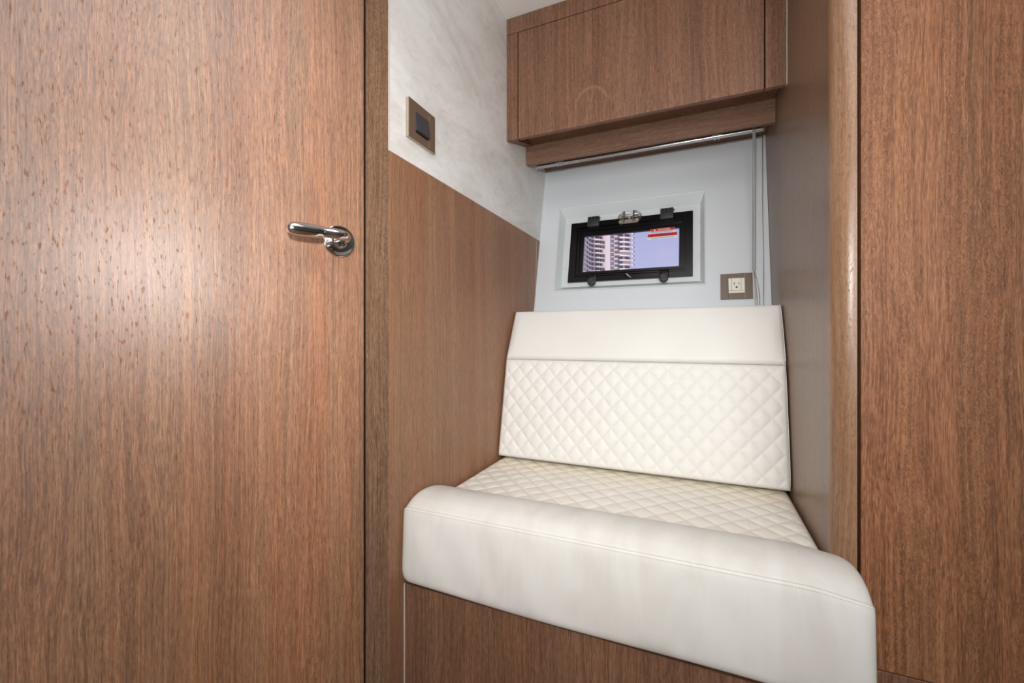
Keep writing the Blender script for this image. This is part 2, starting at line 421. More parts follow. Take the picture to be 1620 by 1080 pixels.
# ------------------------------------------------------------------ room shell
build('floor', box(-1.5, 1.4, -1.4, 2.0, ZF-.05, ZF), M_floor, kind='structure', label='wooden cabin floor', cat='floor')
build('ceiling', box(-1.5, 1.4, -1.4, 2.1, ZC, ZC+.06), M_ceil, kind='structure', label='white cabin ceiling above the plaster wall', cat='ceiling')
build('wall_rear', box(-1.5, 1.4, -1.45, -1.4, ZF, ZC), M_hull, kind='structure', label='wall behind the viewer', cat='wall')
build('wall_outer', box(-1.5, -1.45, -1.4, .2, ZF, ZC), M_wain, kind='structure', label='outer cabin wall left of the entrance door', cat='wall')
build('wall_far_right', box(1.35, 1.4, -1.4, 1.6, ZF, ZC), M_farw, kind='structure', label='outer cabin wall right of the cupboard', cat='wall')

wl_ = build('wall_left', box(XL-.04, XL, YF+.0008, 2.02, ZW+.0008, ZC), M_plaster, kind='structure', label='mottled polished plaster wall above the left wainscot', cat='wall')
build('wainscot', box(XL-.04, XL, YF+.0008, 2.02, ZF, ZW-.0008), M_wain, wl_, label='brown veneer lower half')
build('wall_seam', box(XL-.04, XL-.0008, YF+.001, 2.0, ZW-.0008, ZW+.0008), M_caulk, wl_)
build('trim_1', box(XL-.0016, XL+.0006, YF-.0012, YF+.0012, ZW-.001, ZC), M_caulk, kind='structure', label='thin pale edge strip along the plaster wall corner', cat='trim')
build('trim_2', box(-.6867, XL-.001, YF, YF+.05, ZF, ZC, .0008), M_jamb, kind='structure', label='brown rough-grained door jamb between door and plaster wall', cat='trim')

wr = build('wall_right', box(XR, XR+.034, .9605, 2.02, ZF, ZC), M_side, kind='structure', label='grey-brown glossy veneer side wall right of the bench', cat='wall')
bm = bmesh.new(); r = .034; cy = .9600
poly = [(XR+.034, cy), (XR, cy)] + [(XR+.034-r*math.cos(a), cy-r*math.sin(a)) for a in [PI/2*k/16 for k in range(1, 16)]] + [(XR+.034, cy-r)]
add_prism(bm, poly, 'z', ZF, ZC)
build('trim_3', bm, M_post, kind='structure', label='rounded vertical wooden corner post right of the bench', cat='trim', smooth=True, angle=30)

# hull side wall, with an opening for the porthole recess
HL = math.hypot(1, WB)
HM = Matrix(((1, 0, 0, 0), (0, WB/HL, -1/HL, WA), (0, 1/HL, WB/HL, 0), (0, 0, 0, 1)))     # local (u, v, n) -> world
bm = bmesh.new()
RO = (-.541, .0195, .1945, .559)
frame_prism(bm, (XL-.01, XR+.01, -1.0, 1.2), RO, -.09, 0, HM)
build('wall_back', bm, M_hull, kind='structure', label='white leaning hull side wall around the porthole', cat='wall')
bm = bmesh.new()
def capbox(z0, z1, y0, y1, x0=-1.5, x1=1.4): add_box(bm, x0, x1, y0, y1, z0, z1)
add_box(bm, -1.5, XL-.02, 1.98, 2.04, ZF, ZC); add_box(bm, XR+.02, 1.4, 1.55, 1.60, ZF, ZC)
add_box(bm, -1.5, XL-.045, 1.50, 1.56, ZF, ZC)
build('wall_outer_back', bm, M_hull, kind='structure', label='hidden partition behind the wainscot', cat='wall')

# ------------------------------------------------------------------ entrance door (angled) with lever handle
DM = Matrix.Translation(Vector((-.6885, YF-.002, 0))) @ Matrix.Rotation(PHI, 4, 'Z')      # local x runs back along the door towards -x
DD = Vector((-math.cos(PHI), -math.sin(PHI), 0)); DN = Vector((math.sin(PHI), -math.cos(PHI), 0))
DM = Matrix(((DD.x, DN.x, 0, -.6880), (DD.y, DN.y, 0, YF-.001), (0, 0, 1, 0), (0, 0, 0, 1)))   # local (along, out, up)
door = empty('door_1', (-.83, .42, ZF), 'smooth brown veneer cabin door with a chrome lever handle', 'door', None, 'structure')
build('door_leaf', box(.0018, .76, -.0044, 0, ZF+.01, ZC-.002, .0012, 2, DM), M_door, door)
build('gap_seal', box(-.05, .010, -.060, -.0045, ZF, ZC-.002, M=DM), M_dark, door)
build('strike_plate', box(.0006, .0022, -.012, -.0015, .178, .232, M=DM), M_dark, door)
build('door_core', box(.0105, .76, -.04, -.0044, ZF+.01, ZC-.002, M=DM), M_dark, door)
build('door_stop', box(.7605, .90, -.04, .0, ZF, ZC-.002, M=DM), M_jamb, door)
bmw = box(.90, 1.35, -.04, .0, ZF, ZC-.002, M=DM)
build('wall_door_side', bmw, M_wain, kind='structure', label='wall continuing past the entrance door', cat='wall')
# lever handle: local frame (along towards hinge, out, up)
hz = .2066; ha = .0575
handle = build('handle', (lambda b: b)(bmesh.new()) if False else box(ha-.006, ha+.006, 0.0003, .004, hz-.006, hz+.006, .001, 1, DM), M_chrome, door, label='polished chrome lever handle')
LM = DM @ Matrix.Translation(Vector((ha, 0, hz))) @ Matrix(((1, 0, 0, 0), (0, 0, 1, 0), (0, -1, 0, 0), (0, 0, 0, 1)))
bm = bmesh.new()
add_lathe(bm, [(0, .0003), (.0335, .0003), (.0342, .002), (.0340, .0042), (.0328, .0058), (.0310, .0062), (.0298, .0056), (.0165, .0056), (.0150, .0075), (.0130, .0090), (.0125, .0115), (0, .012)], LM, 64)
build('rose', bm, M_chrome, handle, smooth=True, angle=50)
bm = bmesh.new()
ctrl = [(0, .008, 0, .0115, .0115), (0, .022, 0, .0100, .0110), (-.001, .034, .0005, .0095, .0110), (.002, .045, .0015, .0105, .0100), (.010, .052, .002, .0108, .0105),
        (.022, .0535, .0025, .0100, .0108), (.034, .0525, .003, .0085, .0105), (.046, .051, .0032, .0078, .0108), (.054, .050, .0030, .0090, .0118),
        (.064, .050, .0028, .0098, .0132), (.086, .050, .0025, .0100, .0135), (.100, .050, .0022, .0095, .0128), (.1085, .050, .002, .0075, .0105), (.1130, .050, .002, .0040, .0058), (.1145, .050, .002, .0010, .0015)]
# smooth the control polyline
def catmull(P, n=5):
    out = []
    for i in range(len(P)-1):
        p0, p1, p2, p3 = P[max(i-1, 0)], P[i], P[i+1], P[min(i+2, len(P)-1)]
        for k in range(n):
            t = k/n
            out.append(tuple(.5*((2*b)+(-a+c)*t+(2*a-5*b+4*c-d)*t*t+(-a+3*b-3*c+d)*t**3) for a, b, c, d in zip(p0, p1, p2, p3)))
    out.append(P[-1]); return out
cc = catmull(ctrl, 5)
pts = [DM @ Vector((ha+q[0], q[1], hz+q[2])) for q in cc]
add_tube(bm, pts, [(max(q[3], .0005), max(q[4], .0005)) for q in cc], 28)
build('lever', bm, M_chrome, handle, smooth=True, angle=70)
bm = bmesh.new()
cc2 = [DM @ Vector((ha+.0455, .051, hz+.0035)), DM @ Vector((ha+.0475, .051, hz+.0035))]
add_tube(bm, cc2, [(.0084, .0112), (.0084, .0112)], 28)
build('collar', bm, M_chrome, handle, smooth=True, angle=50)

# ------------------------------------------------------------------ bench base and cupboard
bb = empty('bench_base', (-.2, 1.2, ZF), 'brown veneer bench box under the white seat cushion', 'bench')
build('front_panel', box(XL+.0022, .222, .7957, .8137, ZF, -.5645), M_base, bb)
build('seat_board', box(XL+.0022, XR-.001, .8137, 1.46, -.5845, -.5645), M_base, bb)
build('side_panel', box(.2042, .222, .8137, .925, ZF, -.5845), M_base, bb)
build('corner_caulk', box(XL+.0002, XL+.0022, .7945, .7985, ZF, -.5645), M_caulk, bb, label='white sealant line')

cb = empty('tall_cupboard', (.66, 1.2, ZF), 'tall red-brown veneer cupboard right of the rounded post', 'cupboard')
x0 = XR+.034
build('body', box(x0+.0065, 1.34, .945, 1.545, ZF, ZC-.001), M_dark, cb)
build('upper_door', box(x0+.0055, 1.10, .9265, .944, -.5722, ZC-.004, .0012), M_tall, cb)
build('lower_door', box(x0+.0055, 1.10, .9265, .944, ZF+.01, -.5740, .0012), M_base, cb, label='darker lower door')
build('stile', box(1.104, 1.34, .9265, .944, ZF+.01, ZC-.004, .0012), M_tall, cb)

# ------------------------------------------------------------------ overhead cabinet
oc = empty('overhead_cabinet', (-.2, 1.5, .671), 'brown veneer overhead cabinet above the porthole', 'cabinet')
T = .018; YB = YC+T
def sl(y): return .690 + (.743-.690)*(y-YC)/(YFS-YC)      # underside slopes up towards the fascia
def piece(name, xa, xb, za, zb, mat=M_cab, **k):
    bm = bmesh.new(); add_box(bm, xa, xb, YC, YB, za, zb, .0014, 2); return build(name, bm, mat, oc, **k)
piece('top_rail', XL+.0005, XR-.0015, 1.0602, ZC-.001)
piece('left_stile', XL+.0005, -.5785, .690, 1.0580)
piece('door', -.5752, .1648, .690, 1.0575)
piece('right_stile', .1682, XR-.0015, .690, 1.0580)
bm = bmesh.new(); add_prism(bm, [(YB+.0005, .7435), (1.86, .7435), (1.86, ZC-.001), (YB+.0005, ZC-.001)], 'x', XL+.0305, XR-.0015)
hull_clip = None
build('carcass', bm, M_cab, oc)
bm = bmesh.new(); add_prism(bm, [(YB+.0005, .6925), (YFS-.001, .7405), (YFS-.001, .80), (YB+.0005, .80)], 'x', XL+.0005, XL+.030)
build('filler_strip', bm, M_cab, oc)
build('carcass_shadow_gap', box(-.5790, .1685, YC+.006, YC+.017, .700, 1.0595), M_dark, oc)
build('fascia', box(XL+.0005, XR-.0010, YFS, YFS+.016, .671, .746, .001, 1), M_fascia, oc, label='horizontal-grained fascia below the doors')
build('soffit', box(XL+.0005, XR-.001, YFS+.0165, 1.80, .733, .7415), M_fascia, oc)
build('edge_caulk', box(XR-.0015, XR-.0002, YC-.0005, YC+.012, .690, ZC-.001), M_caulk, oc, label='pale sealant line at the right end')

# ------------------------------------------------------------------ curtain rail with wand
cr_ = empty('curtain_rail', (-.2, 1.62, .685), 'slim chrome curtain rail under the overhead cabinet with a hanging clear wand', 'curtain rail')
bm = bmesh.new(); add_tube(bm, [(-.600, 1.62, .6885), (.188, 1.62, .6885)], [.0084, .0084], 24, up=Vector((0, 0, 1)))
build('rail', bm, M_alu, cr_, smooth=True)
build('head_profile', box(-.600, .192, 1.611, 1.640, .7065, .716, .001, 1), M_blackm, cr_, label='dark carrier strip above the rail')
def clip(x):
    bm = bmesh.new()
    for dx in (-.006, .006):
        add_tube(bm, [(x+dx-.0022, 1.62, .6885), (x+dx+.0022, 1.62, .6885)], [.0112, .0112], 20)
    add_box(bm, x-.010, x+.010, 1.615, 1.632, .696, .7065, .0015, 1)
    add_box(bm, x-.016, x+.016, 1.608, 1.6115, .6875, .6945, .001, 1)
    build('bracket', bm, M_alu, cr_, smooth=True)
clip(-.505); clip(.055)
for x in (-.601, .190):
    bm = bmesh.new(); add_tube(bm, [(x-.004, 1.62, .6885), (x+.004, 1.62, .6885)], [.0085, .0085], 20); add_box(bm, x-.003, x+.003, 1.616, 1.624, .695, .7065)
    build('end_cap', bm, M_cord, cr_, smooth=True)
bm = bmesh.new(); add_tube(bm, [(.1655, 1.607, .694), (.1655, 1.607, .45), (.1655, 1.6075, .222)], [.0052, .0052, .0052], 6)
wd = build('wand', bm, M_wand, cr_, label='clear grey hanging wand')
bm = bmesh.new(); add_tube(bm, [(.1655, 1.607, .690), (.1655, 1.607, .703)], [.007, .0055], 12); add_box(bm, .162, .169, 1.606, 1.622, .6985, .702, .001, 1)
build('hook', bm, M_alu, wd, smooth=True)
def cordobj(name, pts, r, mat, n=6):
    bm = bmesh.new(); add_tube(bm, catmull(pts, n), [r]*(n*(len(pts)-1)+1), 8, up=Vector((0, 1, 0)))
    return build(name, bm, mat, cr_, smooth=True)
cordobj('cord', [(.1915, 1.62, .688), (.1915, 1.622, .45), (.1930, 1.612, .25), (.1930, 1.606, .104)], .0011, M_alu)
cordobj('cord', [(-.603, 1.62, .688), (-.604, 1.62, .52), (-.604, 1.62, .35), (-.604, 1.606, .104)], .0006, M_cord)
cordobj('cord', [(.1665, 1.6085, .222), (.173, 1.604, .19), (.180, 1.600, .145), (.1808, 1.600, .104)], .0011, M_alu)
cordobj('cord', [(.1655, 1.6085, .222), (.169, 1.604, .18), (.173, 1.600, .135), (.1737, 1.600, .104)], .0011, M_alu)
cordobj('cord', [(.1645, 1.6085, .222), (.1685, 1.608, .165), (.1685, 1.604, .12), (.1695, 1.602, .104)], .0008, M_alu)

# narrow white cover strip in the hull corner
bm = bmesh.new(); add_box(bm, XR-.018, XR-.0005, -.2, .735, .0005, .004, .0008, 1, 0, HM)
build('trim_4', bm, M_hull, kind='structure', label='narrow white cover strip where hull wall meets right wall', cat='trim')

# ------------------------------------------------------------------ porthole window
win = empty('window_1', (-.26, 1.66, .20), 'black-framed opening porthole in the white hull wall', 'window', None, 'structure')
IN = (-.5215, .0040, .2135, .5275)
bm = bmesh.new()
def ringq(bm, q, n): return [bm.verts.new(HM @ Vector(c)) for c in ((q[0], q[2], n), (q[1], q[2], n), (q[1], q[3], n), (q[0], q[3], n))]
OPN = (-.462, -.048, .262, .468)
RO2 = (RO[0]-.004, RO[1]+.004, RO[2]-.004, RO[3]+.004)
R_ = [ringq(bm, RO2, .0004), ringq(bm, RO2, .0030), ringq(bm, (RO[0]-.001, RO[1]+.001, RO[2]-.001, RO[3]+.001), .0034), ringq(bm, (RO[0]+.002, RO[1]-.002, RO[2]+.002, RO[3]-.002), .0018), ringq(bm, IN, -.028), ringq(bm, (IN[0]+.001, IN[1]-.001, IN[2]+.001, IN[3]-.001), -.030), ringq(bm, OPN, -.030), ringq(bm, OPN, -.037)]
for a, b in zip(R_, R_[1:]):
    for k in range(4): bm.faces.new((a[k], a[(k+1) % 4], b[(k+1) % 4], b[k]))
build('recess_liner', bm, M_hullgrey, win, label='white moulded recess')
bm = bmesh.new(); frame_prism(bm, (IN[0]+.006, IN[1]-.004, IN[2]+.0005, IN[2]+.0018), (IN[0]+.0065, IN[1]-.0045, IN[2]+.0008, IN[2]+.0015), -.0299, -.0285, HM)
build('liner_gap', bm, M_dark, win)
for (u, v) in ((IN[0]+.003, .42), (IN[0]+.003, .30), (IN[1]-.010, .45), (IN[1]-.010, .315), (-.44, IN[2]+.004), (-.06, IN[2]+.004)):
    bm = bmesh.new(); add_box(bm, u, u+.009, v, v+.0022, -.0300, -.0275, 0, 1, 0, HM); add_box(bm, u+.007, u+.009, v, v+.008, -.0300, -.0275, 0, 1, 0, HM)
    build('liner_clip', bm, M_hullgrey, win)
FO = (-.492, -.0215, .2350, .4962)
bm = bmesh.new()
frame_prism(bm, FO, OPN, -.0298, -.0215, HM)
frame_prism(bm, (FO[0]+.002, FO[1]-.002, FO[2]+.002, FO[3]-.002), (OPN[0]-.004, OPN[1]+.004, OPN[2]-.004, OPN[3]+.004), -.0225, -.0195, HM)
frame_prism(bm, (OPN[0]-.006, OPN[1]+.006, OPN[2]-.006, OPN[3]+.006), (OPN[0]-.001, OPN[1]+.001, OPN[2]-.001, OPN[3]+.001), -.0215, -.0150, HM)
build('frame', bm, M_black, win, label='glossy black frame')
GL = (-.4345, -.0695, .2785, .4345)
bm = bmesh.new()
frame_prism(bm, (OPN[0]+.003, OPN[1]-.003, OPN[2]+.003, OPN[3]-.003), (OPN[0]+.012, OPN[1]-.012, OPN[2]+.009, OPN[3]-.012), -.029, -.018, HM)
frame_prism(bm, (OPN[0]+.0003, OPN[1]-.0003, OPN[2]+.0003, OPN[3]-.0003), GL, -.036, -.026, HM)
sash = build('sash', bm, M_black, win, label='black hinged sash')
bm = bmesh.new(); add_box(bm, GL[0]-.004, GL[1]+.004, GL[2]-.004, GL[3]+.004, -.036, -.0335, 0, 1, 0, HM)
# thin pane: one surface is enough for the thin-glass shader
bm.free(); bm = bmesh.new()
vs = ringq(bm, (GL[0]-.004, GL[1]+.004, GL[2]-.004, GL[3]+.004), -.0275); bm.faces.new(vs)
build('glass_pane', bm, M_glass, win)
def hinge(u):
    w, h = .0235, .0215; vc = .4885
    bm = bmesh.new()
    add_box(bm, u-w, u+w, vc-h, vc+h*.45, -.022, -.004, .002, 2, 0, HM)
    for k in range(4):
        uu = u-w+k*(2*w-.0075)/3
        add_box(bm, uu, uu+.0075, vc+h*.3, vc+h*.82, -.022, -.004, .001, 1, 0, HM)
    add_box(bm, u-w, u+w, vc+h*.3, vc+h, -.022, -.013, .001, 1, 0, HM)
    add_box(bm, u-w, u+w, vc+h*.78, vc+h, -.022, -.004, .001, 1, 0, HM)
    o = build('hinge', bm, M_blackm, win, smooth=True)
    bm = bmesh.new(); add_tube(bm, [HM @ Vector((u-w+.001, vc+h*.72, -.012)), HM @ Vector((u+w+.004, vc+h*.72, -.012))], [.0028, .0028], 12)
    build('hinge_pin', bm, M_black, o, smooth=True)
hinge(-.3965); hinge(-.1135)
# steel stay mechanism in the middle of the top
def stay():
    u0 = -.2535
    bm = bmesh.new(); add_box(bm, -.287, -.221, .4685, .4850, -.0195, -.0125, .001, 1, 0, HM)
    ob = build('stay_bracket', bm, M_chrome2, win, label='steel friction stay')
    for uc, vc, r, n in ((-.2875, .4750, .0075, -.012), (-.2240, .4780, .0085, -.012), (-.2890, .4960, .0085, -.010), (-.2160, .4975, .0085, -.010), (-.2540, .4930, .0080, -.011), (-.2770, .5060, .0075, -.008), (-.2290, .5080, .0080, -.008)):
        bm = bmesh.new(); Mx = HM @ Matrix.Translation(Vector((uc, vc, n-.008)))
        add_lathe(bm, [(0, 0), (r, 0), (r, .010), (r*.8, .0125), (r*.45, .0128), (r*.4, .0105), (0, .0105)], Mx, 18)
        build('roller', bm, M_chrome2, ob, smooth=True, angle=40)
    for uc in (-.2735, -.2365):
        bm = bmesh.new(); add_box(bm, uc-.0034, uc+.0034, .4700, .5160, -.0195, -.0010, .0012, 1, 0, HM); build('stay_arm', bm, M_alu, ob)
    bm = bmesh.new(); add_tube(bm, [HM @ Vector((-.2920, .5030, -.009)), HM @ Vector((-.2540, .4960, -.006)), HM @ Vector((-.2140, .5060, -.009))], [.004, .005, .004], 10)
    build('stay_link', bm, M_chrome2, ob, smooth=True)
stay()
for u in (-.3890, -.1205):     # two dogs with round knobs
    bm = bmesh.new(); add_box(bm, u-.017, u+.017, .232, .262, -.0215, -.010, .003, 2, 0, HM)
    o = build('dog_latch', bm, M_black, win, smooth=True)
    bm = bmesh.new(); add_lathe(bm, [(0, 0), (.0145, 0), (.0165, .004), (.0165, .013), (.0150, .0165), (.0115, .0175), (.0105, .0162), (0, .0158)], HM @ Matrix.Translation(Vector((u, .2275, -.012))), 32)
    build('knob', bm, M_blackm, o, smooth=True, angle=50)
bm = bmesh.new(); add_lathe(bm, [(0, 0), (.008, 0), (.0085, .006), (.006, .011), (0, .012)], HM @ Matrix.Translation(Vector((-.2580, .2530, -.020))), 20)
ct = build('catch', bm, M_black, win, smooth=True)
bm = bmesh.new(); add_tube(bm, [HM @ Vector((-.2560, .2530, -.010)), HM @ Vector((-.2470, .2440, -.010)), HM @ Vector((-.2400, .2390, -.016))], [.0035, .003, .002], 10); build('catch_tail', bm, M_chrome2, ct, smooth=True)
# warning stickers on the pane
def sticker(u0, u1, v0, v1, n, headc, word, line, txtm, label):
    vm = v0+(v1-v0)*.44
    bm = bmesh.new(); add_box(bm, u0, u1, v0, v1, n, n+.0003, 0, 1, 0, HM); o = build('warning_sticker', bm, M_stick, win, label=label)
    bm = bmesh.new(); add_box(bm, u0+.0005, u1-.0005, vm, v1-.0003, n+.0003, n+.0005, 0, 1, 0, HM); build('red_band', bm, M_red, o)
    um = (u0+u1)/2; hh = v1-vm
    text('heading', word, hh*.86, HM @ Matrix.Translation(Vector((um+.006, (vm+v1)/2, n+.0008))), txtm, o, sx=1.25)
    bm = bmesh.new(); s = hh*.42; ux = um-.006-len(word)*hh*.36; add_prism(bm, [(ux-s, (vm+v1)/2-s*.8), (ux+s, (vm+v1)/2-s*.8), (ux, (vm+v1)/2+s*.9)], 'z', n+.0005, n+.0009, HM); build('triangle', bm, txtm, o)
    if line: text('lettering', line, (vm-v0)*.50, HM @ Matrix.Translation(Vector((um, (v0+vm)/2, n+.0006))), M_ink, o, sx=1.20)
    else:
        bm = bmesh.new(); rr = random.Random(3)
        for r in range(3):
            x = u0+.003
            while x < u1-.006:
                w = rr.uniform(.002, .006); v = v0+(vm-v0)*(.18+.28*r); add_box(bm, x, min(x+w, u1-.003), v, v+.0009, n+.0003, n+.0005, 0, 1, 0, HM); x += w+.0012
        build('lettering', bm, M_ink, o)
sticker(-.1745, -.0857, .4195, .4375, -.0258, 0, 'DANGER', None, M_inkw, 'small red and white danger sticker')
sticker(-.1840, -.0757, .3942, .4168, -.0258, 0, 'WARNING', 'KEEP SHUT WHEN UNDERWAY', M_ink, 'red and white warning sticker below the danger one')

# ------------------------------------------------------------------ power outlet
PU0, PU1, PV0, PV1 = .0672, .1658, .1325, .2243
ot = empty('power_outlet', (.117, 1.64, .131), 'bronze wall plate with an ivory power socket above the back cushion', 'power outlet')
bm = bmesh.new(); add_box(bm, PU0, PU1, PV0, PV1, .0004, .0030, .001, 1, 0, HM); build('back_plate', bm, M_bronze_edge, ot)
bm = bmesh.new(); SO = (.0918, .1414, .1520, .2072)
frame_prism(bm, (PU0+.0005, PU1-.0005, PV0+.0008, PV1-.0004), SO, .0030, .0080, HM)
build('plate', bm, M_bronze, ot)
for (uu) in (.0912, .1420):
    bm = bmesh.new(); add_box(bm, uu-.0003, uu+.0003, PV0+.001, PV1-.001, .0080, .0083, 0, 1, 0, HM); build('plate_groove', bm, M_dark if uu < .1 else M_bronze_edge, ot)
bm = bmesh.new(); add_box(bm, SO[0]+.0004, SO[1]-.0004, SO[2]+.0004, SO[2]+.0030, .0040, .0100, 0, 1, 0, HM); build('lower_lip', bm, M_bronze_edge, ot)
bm = bmesh.new()
add_box(bm, SO[0]+.0004, SO[0]+.0098, SO[2]+.0104, SO[3]-.0004, .0040, .0090, .0004, 1, 0, HM)
add_box(bm, SO[1]-.0102, SO[1]-.0004, SO[2]+.0104, SO[3]-.0004, .0040, .0090, .0004, 1, 0, HM)
add_box(bm, SO[0]+.0106, SO[1]-.0110, SO[2]+.0104, SO[3]-.0004, .0040, .0094, .0004, 1, 0, HM)
add_box(bm, SO[0]+.0004, SO[1]-.0004, SO[2]+.0035, SO[2]+.0096, .0040, .0088, .0004, 1, 0, HM)
si = build('socket_insert', bm, M_ivory, ot)
bm = bmesh.new(); add_box(bm, SO[0]+.0002, SO[1]-.0002, SO[2]+.0002, SO[3]-.0002, .0032, .0060, 0, 1, 0, HM); build('socket_well', bm, M_dark, ot)
for u, v, w, h in ((.1095, .1870, .0011, .0046), (.1242, .1872, .0010, .0038)):
    bm = bmesh.new(); add_box(bm, u-w, u+w, v-h, v+h, .0090, .0097, 0, 1, 0, HM); build('slot', bm, M_ink, si)
bm = bmesh.new(); add_prism(bm, [(.1138, .1705), (.1198, .1705), (.1198, .1740)]+[(.1168+.003*math.cos(a), .1740+.003*math.sin(a)) for a in [PI*k/8 for k in range(1, 8)]]+[(.1138, .1740)], 'z', .0090, .0097, HM); build('slot', bm, M_ink, si)

# ------------------------------------------------------------------ light switch on the plaster
SM = Matrix(((0, 0, 1, XL), (1, 0, 0, 0), (0, 1, 0, 0), (0, 0, 0, 1)))      # local (along y, up, out)
sw = empty('light_switch', (XL, .86, .463), 'bronze framed double light switch on the plaster wall', 'light switch')
S0, S1, SB, ST = .8000, .9060, .4625, .5540
bm = bmesh.new(); add_box(bm, S0, S1, SB, ST, .0004, .0080, .0006, 1, 0, SM); build('back_plate', bm, M_bronze_edge, sw)
bm = bmesh.new(); KO = (.8255, .8790, .4820, .5310)
frame_prism(bm, (S0+.0006, S1-.0006, SB+.0006, ST-.0006), KO, .0080, .0098, SM); build('plate', bm, M_bronze, sw)
bm = bmesh.new(); add_box(bm, KO[1]+.0002, KO[1]+.0012, SB+.004, ST-.010, .0098, .0104, 0, 1, 0, SM); build('plate_groove', bm, M_bronze_edge, sw)
bm = bmesh.new(); add_box(bm, KO[0], KO[1], KO[2], KO[3], .0078, .0090, 0, 1, 0, SM); build('switch_well', bm, M_dark, sw)
mid = (KO[0]+KO[1])/2
for a, b in ((KO[0]+.0006, mid-.0003), (mid+.0003, KO[1]-.0006)):
    bm = bmesh.new(); add_prism(bm, [(.0088, KO[2]+.0045), (.0148, KO[2]+.0050), (.0116, (KO[2]+KO[3])/2+.004), (.0108, KO[3]-.0006), (.0088, KO[3]-.0006)], 'x', a, b,
        Matrix(((0, 1, 0, XL), (1, 0, 0, 0), (0, 0, 1, 0), (0, 0, 0, 1))))
    build('rocker', bm, M_rocker, sw)

# ------------------------------------------------------------------ upholstery
def smooth01(x): x = max(0., min(1., x)); return x*x*(3-2*x)
def rimround(d, w):            # 0 at the very edge, 1 past width w, quarter-circle shape
    if d >= w: return 1.0
    return math.sqrt(max(0., 1-(1-max(d, 0)/w)**2))
def puff(s, t, ps=PS, pt=PT):
    a = s/ps+t/pt; b = s/ps-t/pt
    fa = abs(math.sin(PI*a)); fb = abs(math.sin(PI*b))
    return (min(fa, fb)**.42)*.75 + (fa*fb)**.5*.25
M_lq = leather('quilted_leather', 'quilt', (.795, .785, .742))
M_lqs = leather('quilted_seat_leather', 'quilt', (.86, .83, .76), dirt=.10, yellow=.55, pit=(QS, QT))
M_lh = leather('head_roll_leather', 'plain', (.79, .782, .742))

bc = empty('back_cushion', (-.2, 1.4, -.395), 'cream leather back cushion with a diamond quilted panel', 'cushion')
XA, XB = XL+.0035, XR-.0035
def back_panel(name, P0, P1, quilt, mat, bulge, rim, amp, res, backy):
    (ya, za), (yb, zb) = P0, P1; LN = math.hypot(yb-ya, zb-za); ty, tz = (yb-ya)/LN, (zb-za)/LN; ny, nz_ = -tz, ty    # outward = towards -y and up
    Wd = XB-XA
    def fn(p, q):
        s = p*Wd; t = q*LN
        e = rimround(min(s, Wd-s), rim)*rimround(min(t, LN-t), rim)
        inner = smooth01((min(s, Wd-s)-.004)/.02)*smooth01((min(t, LN-t)-.004)/.018)
        h = -rim*(1-e) + bulge*math.sin(PI*q)**.8*smooth01(min(s, Wd-s)/.03) if 0 < q < 1 else -rim*(1-e)
        if quilt: h += amp*(puff(s, t)-.55)*inner
        else: h += .0012*math.sin(s*17+1)*math.sin(q*PI)*inner
        return Vector((XA+s, ya+ty*t+ny*h, za+tz*t+nz_*h))
    def bk(c): return Vector((c.x, backy(c.z), c.z))
    bm = rounded_grid(fn, int(Wd/res), int(LN/res), None, bk, lambda p, q: (p*Wd, q*LN))
    return build(name, bm, mat, bc, smooth=True, angle=60)
rim = .012
back_panel('quilted_panel', (1.279, -.3935), (1.3450, -.0740), True, M_lq, .004, rim, .0058, .0026, lambda z: min(1.47+.2*z, WA+WB*z-.02))
back_panel('head_roll', (1.3450, -.0712), (1.4290, .0975), False, M_lh, .008, .010, 0, .006, lambda z: WA+WB*z-.012)
# side piping on the right edge of both
bm = bmesh.new()
add_tube(bm, catmull([(XB-.0015, 1.290, -.385), (XB-.001, 1.296, -.34), (XB-.001, 1.322, -.22), (XB-.0015, 1.348, -.10), (XB-.003, 1.3565, -.080)], 8), [.0009]*33, 8, up=Vector((1, 0, 0)))
build('piping', bm, M_lh, bc, smooth=True)
bm = bmesh.new()
add_tube(bm, catmull([(XB-.0015, 1.354, -.066), (XB-.001, 1.372, -.03), (XB-.001, 1.400, .03), (XB-.0015, 1.430, .085), (XB-.004, 1.438, .094)], 8), [.0009]*33, 8, up=Vector((1, 0, 0)))
build('piping', bm, M_lh, bc, smooth=True)

sc = empty('seat_cushion', (-.2, 1.03, -.5645), 'cream leather seat cushion with quilted top and thick front roll', 'cushion')
# quilted top
SY0, SY1, SZ = .935, 1.345, -.407
def seat_fn(p, q):
    s = p*(XB-XA); t = q*(SY1-SY0)
    e = rimround(min(s, XB-XA-s), .016)
    inner = smooth01((min(s, XB-XA-s)-.004)/.02)
    h = -.016*(1-e) + .006*math.sin(PI*p)*math.sin(PI*min(1, q*1.1)) + 0.0050*(puff(s, t+.012, QS, QT)-.55)*inner
    return Vector((XA+s, SY0+t, SZ+h))
bm = rounded_grid(seat_fn, 300, 150, None, lambda c: Vector((c.x, c.y, -.562)), lambda p, q: (p*(XB-XA), q*(SY1-SY0)+.012))
build('quilted_top', bm, M_lqs, sc, smooth=True, angle=60)
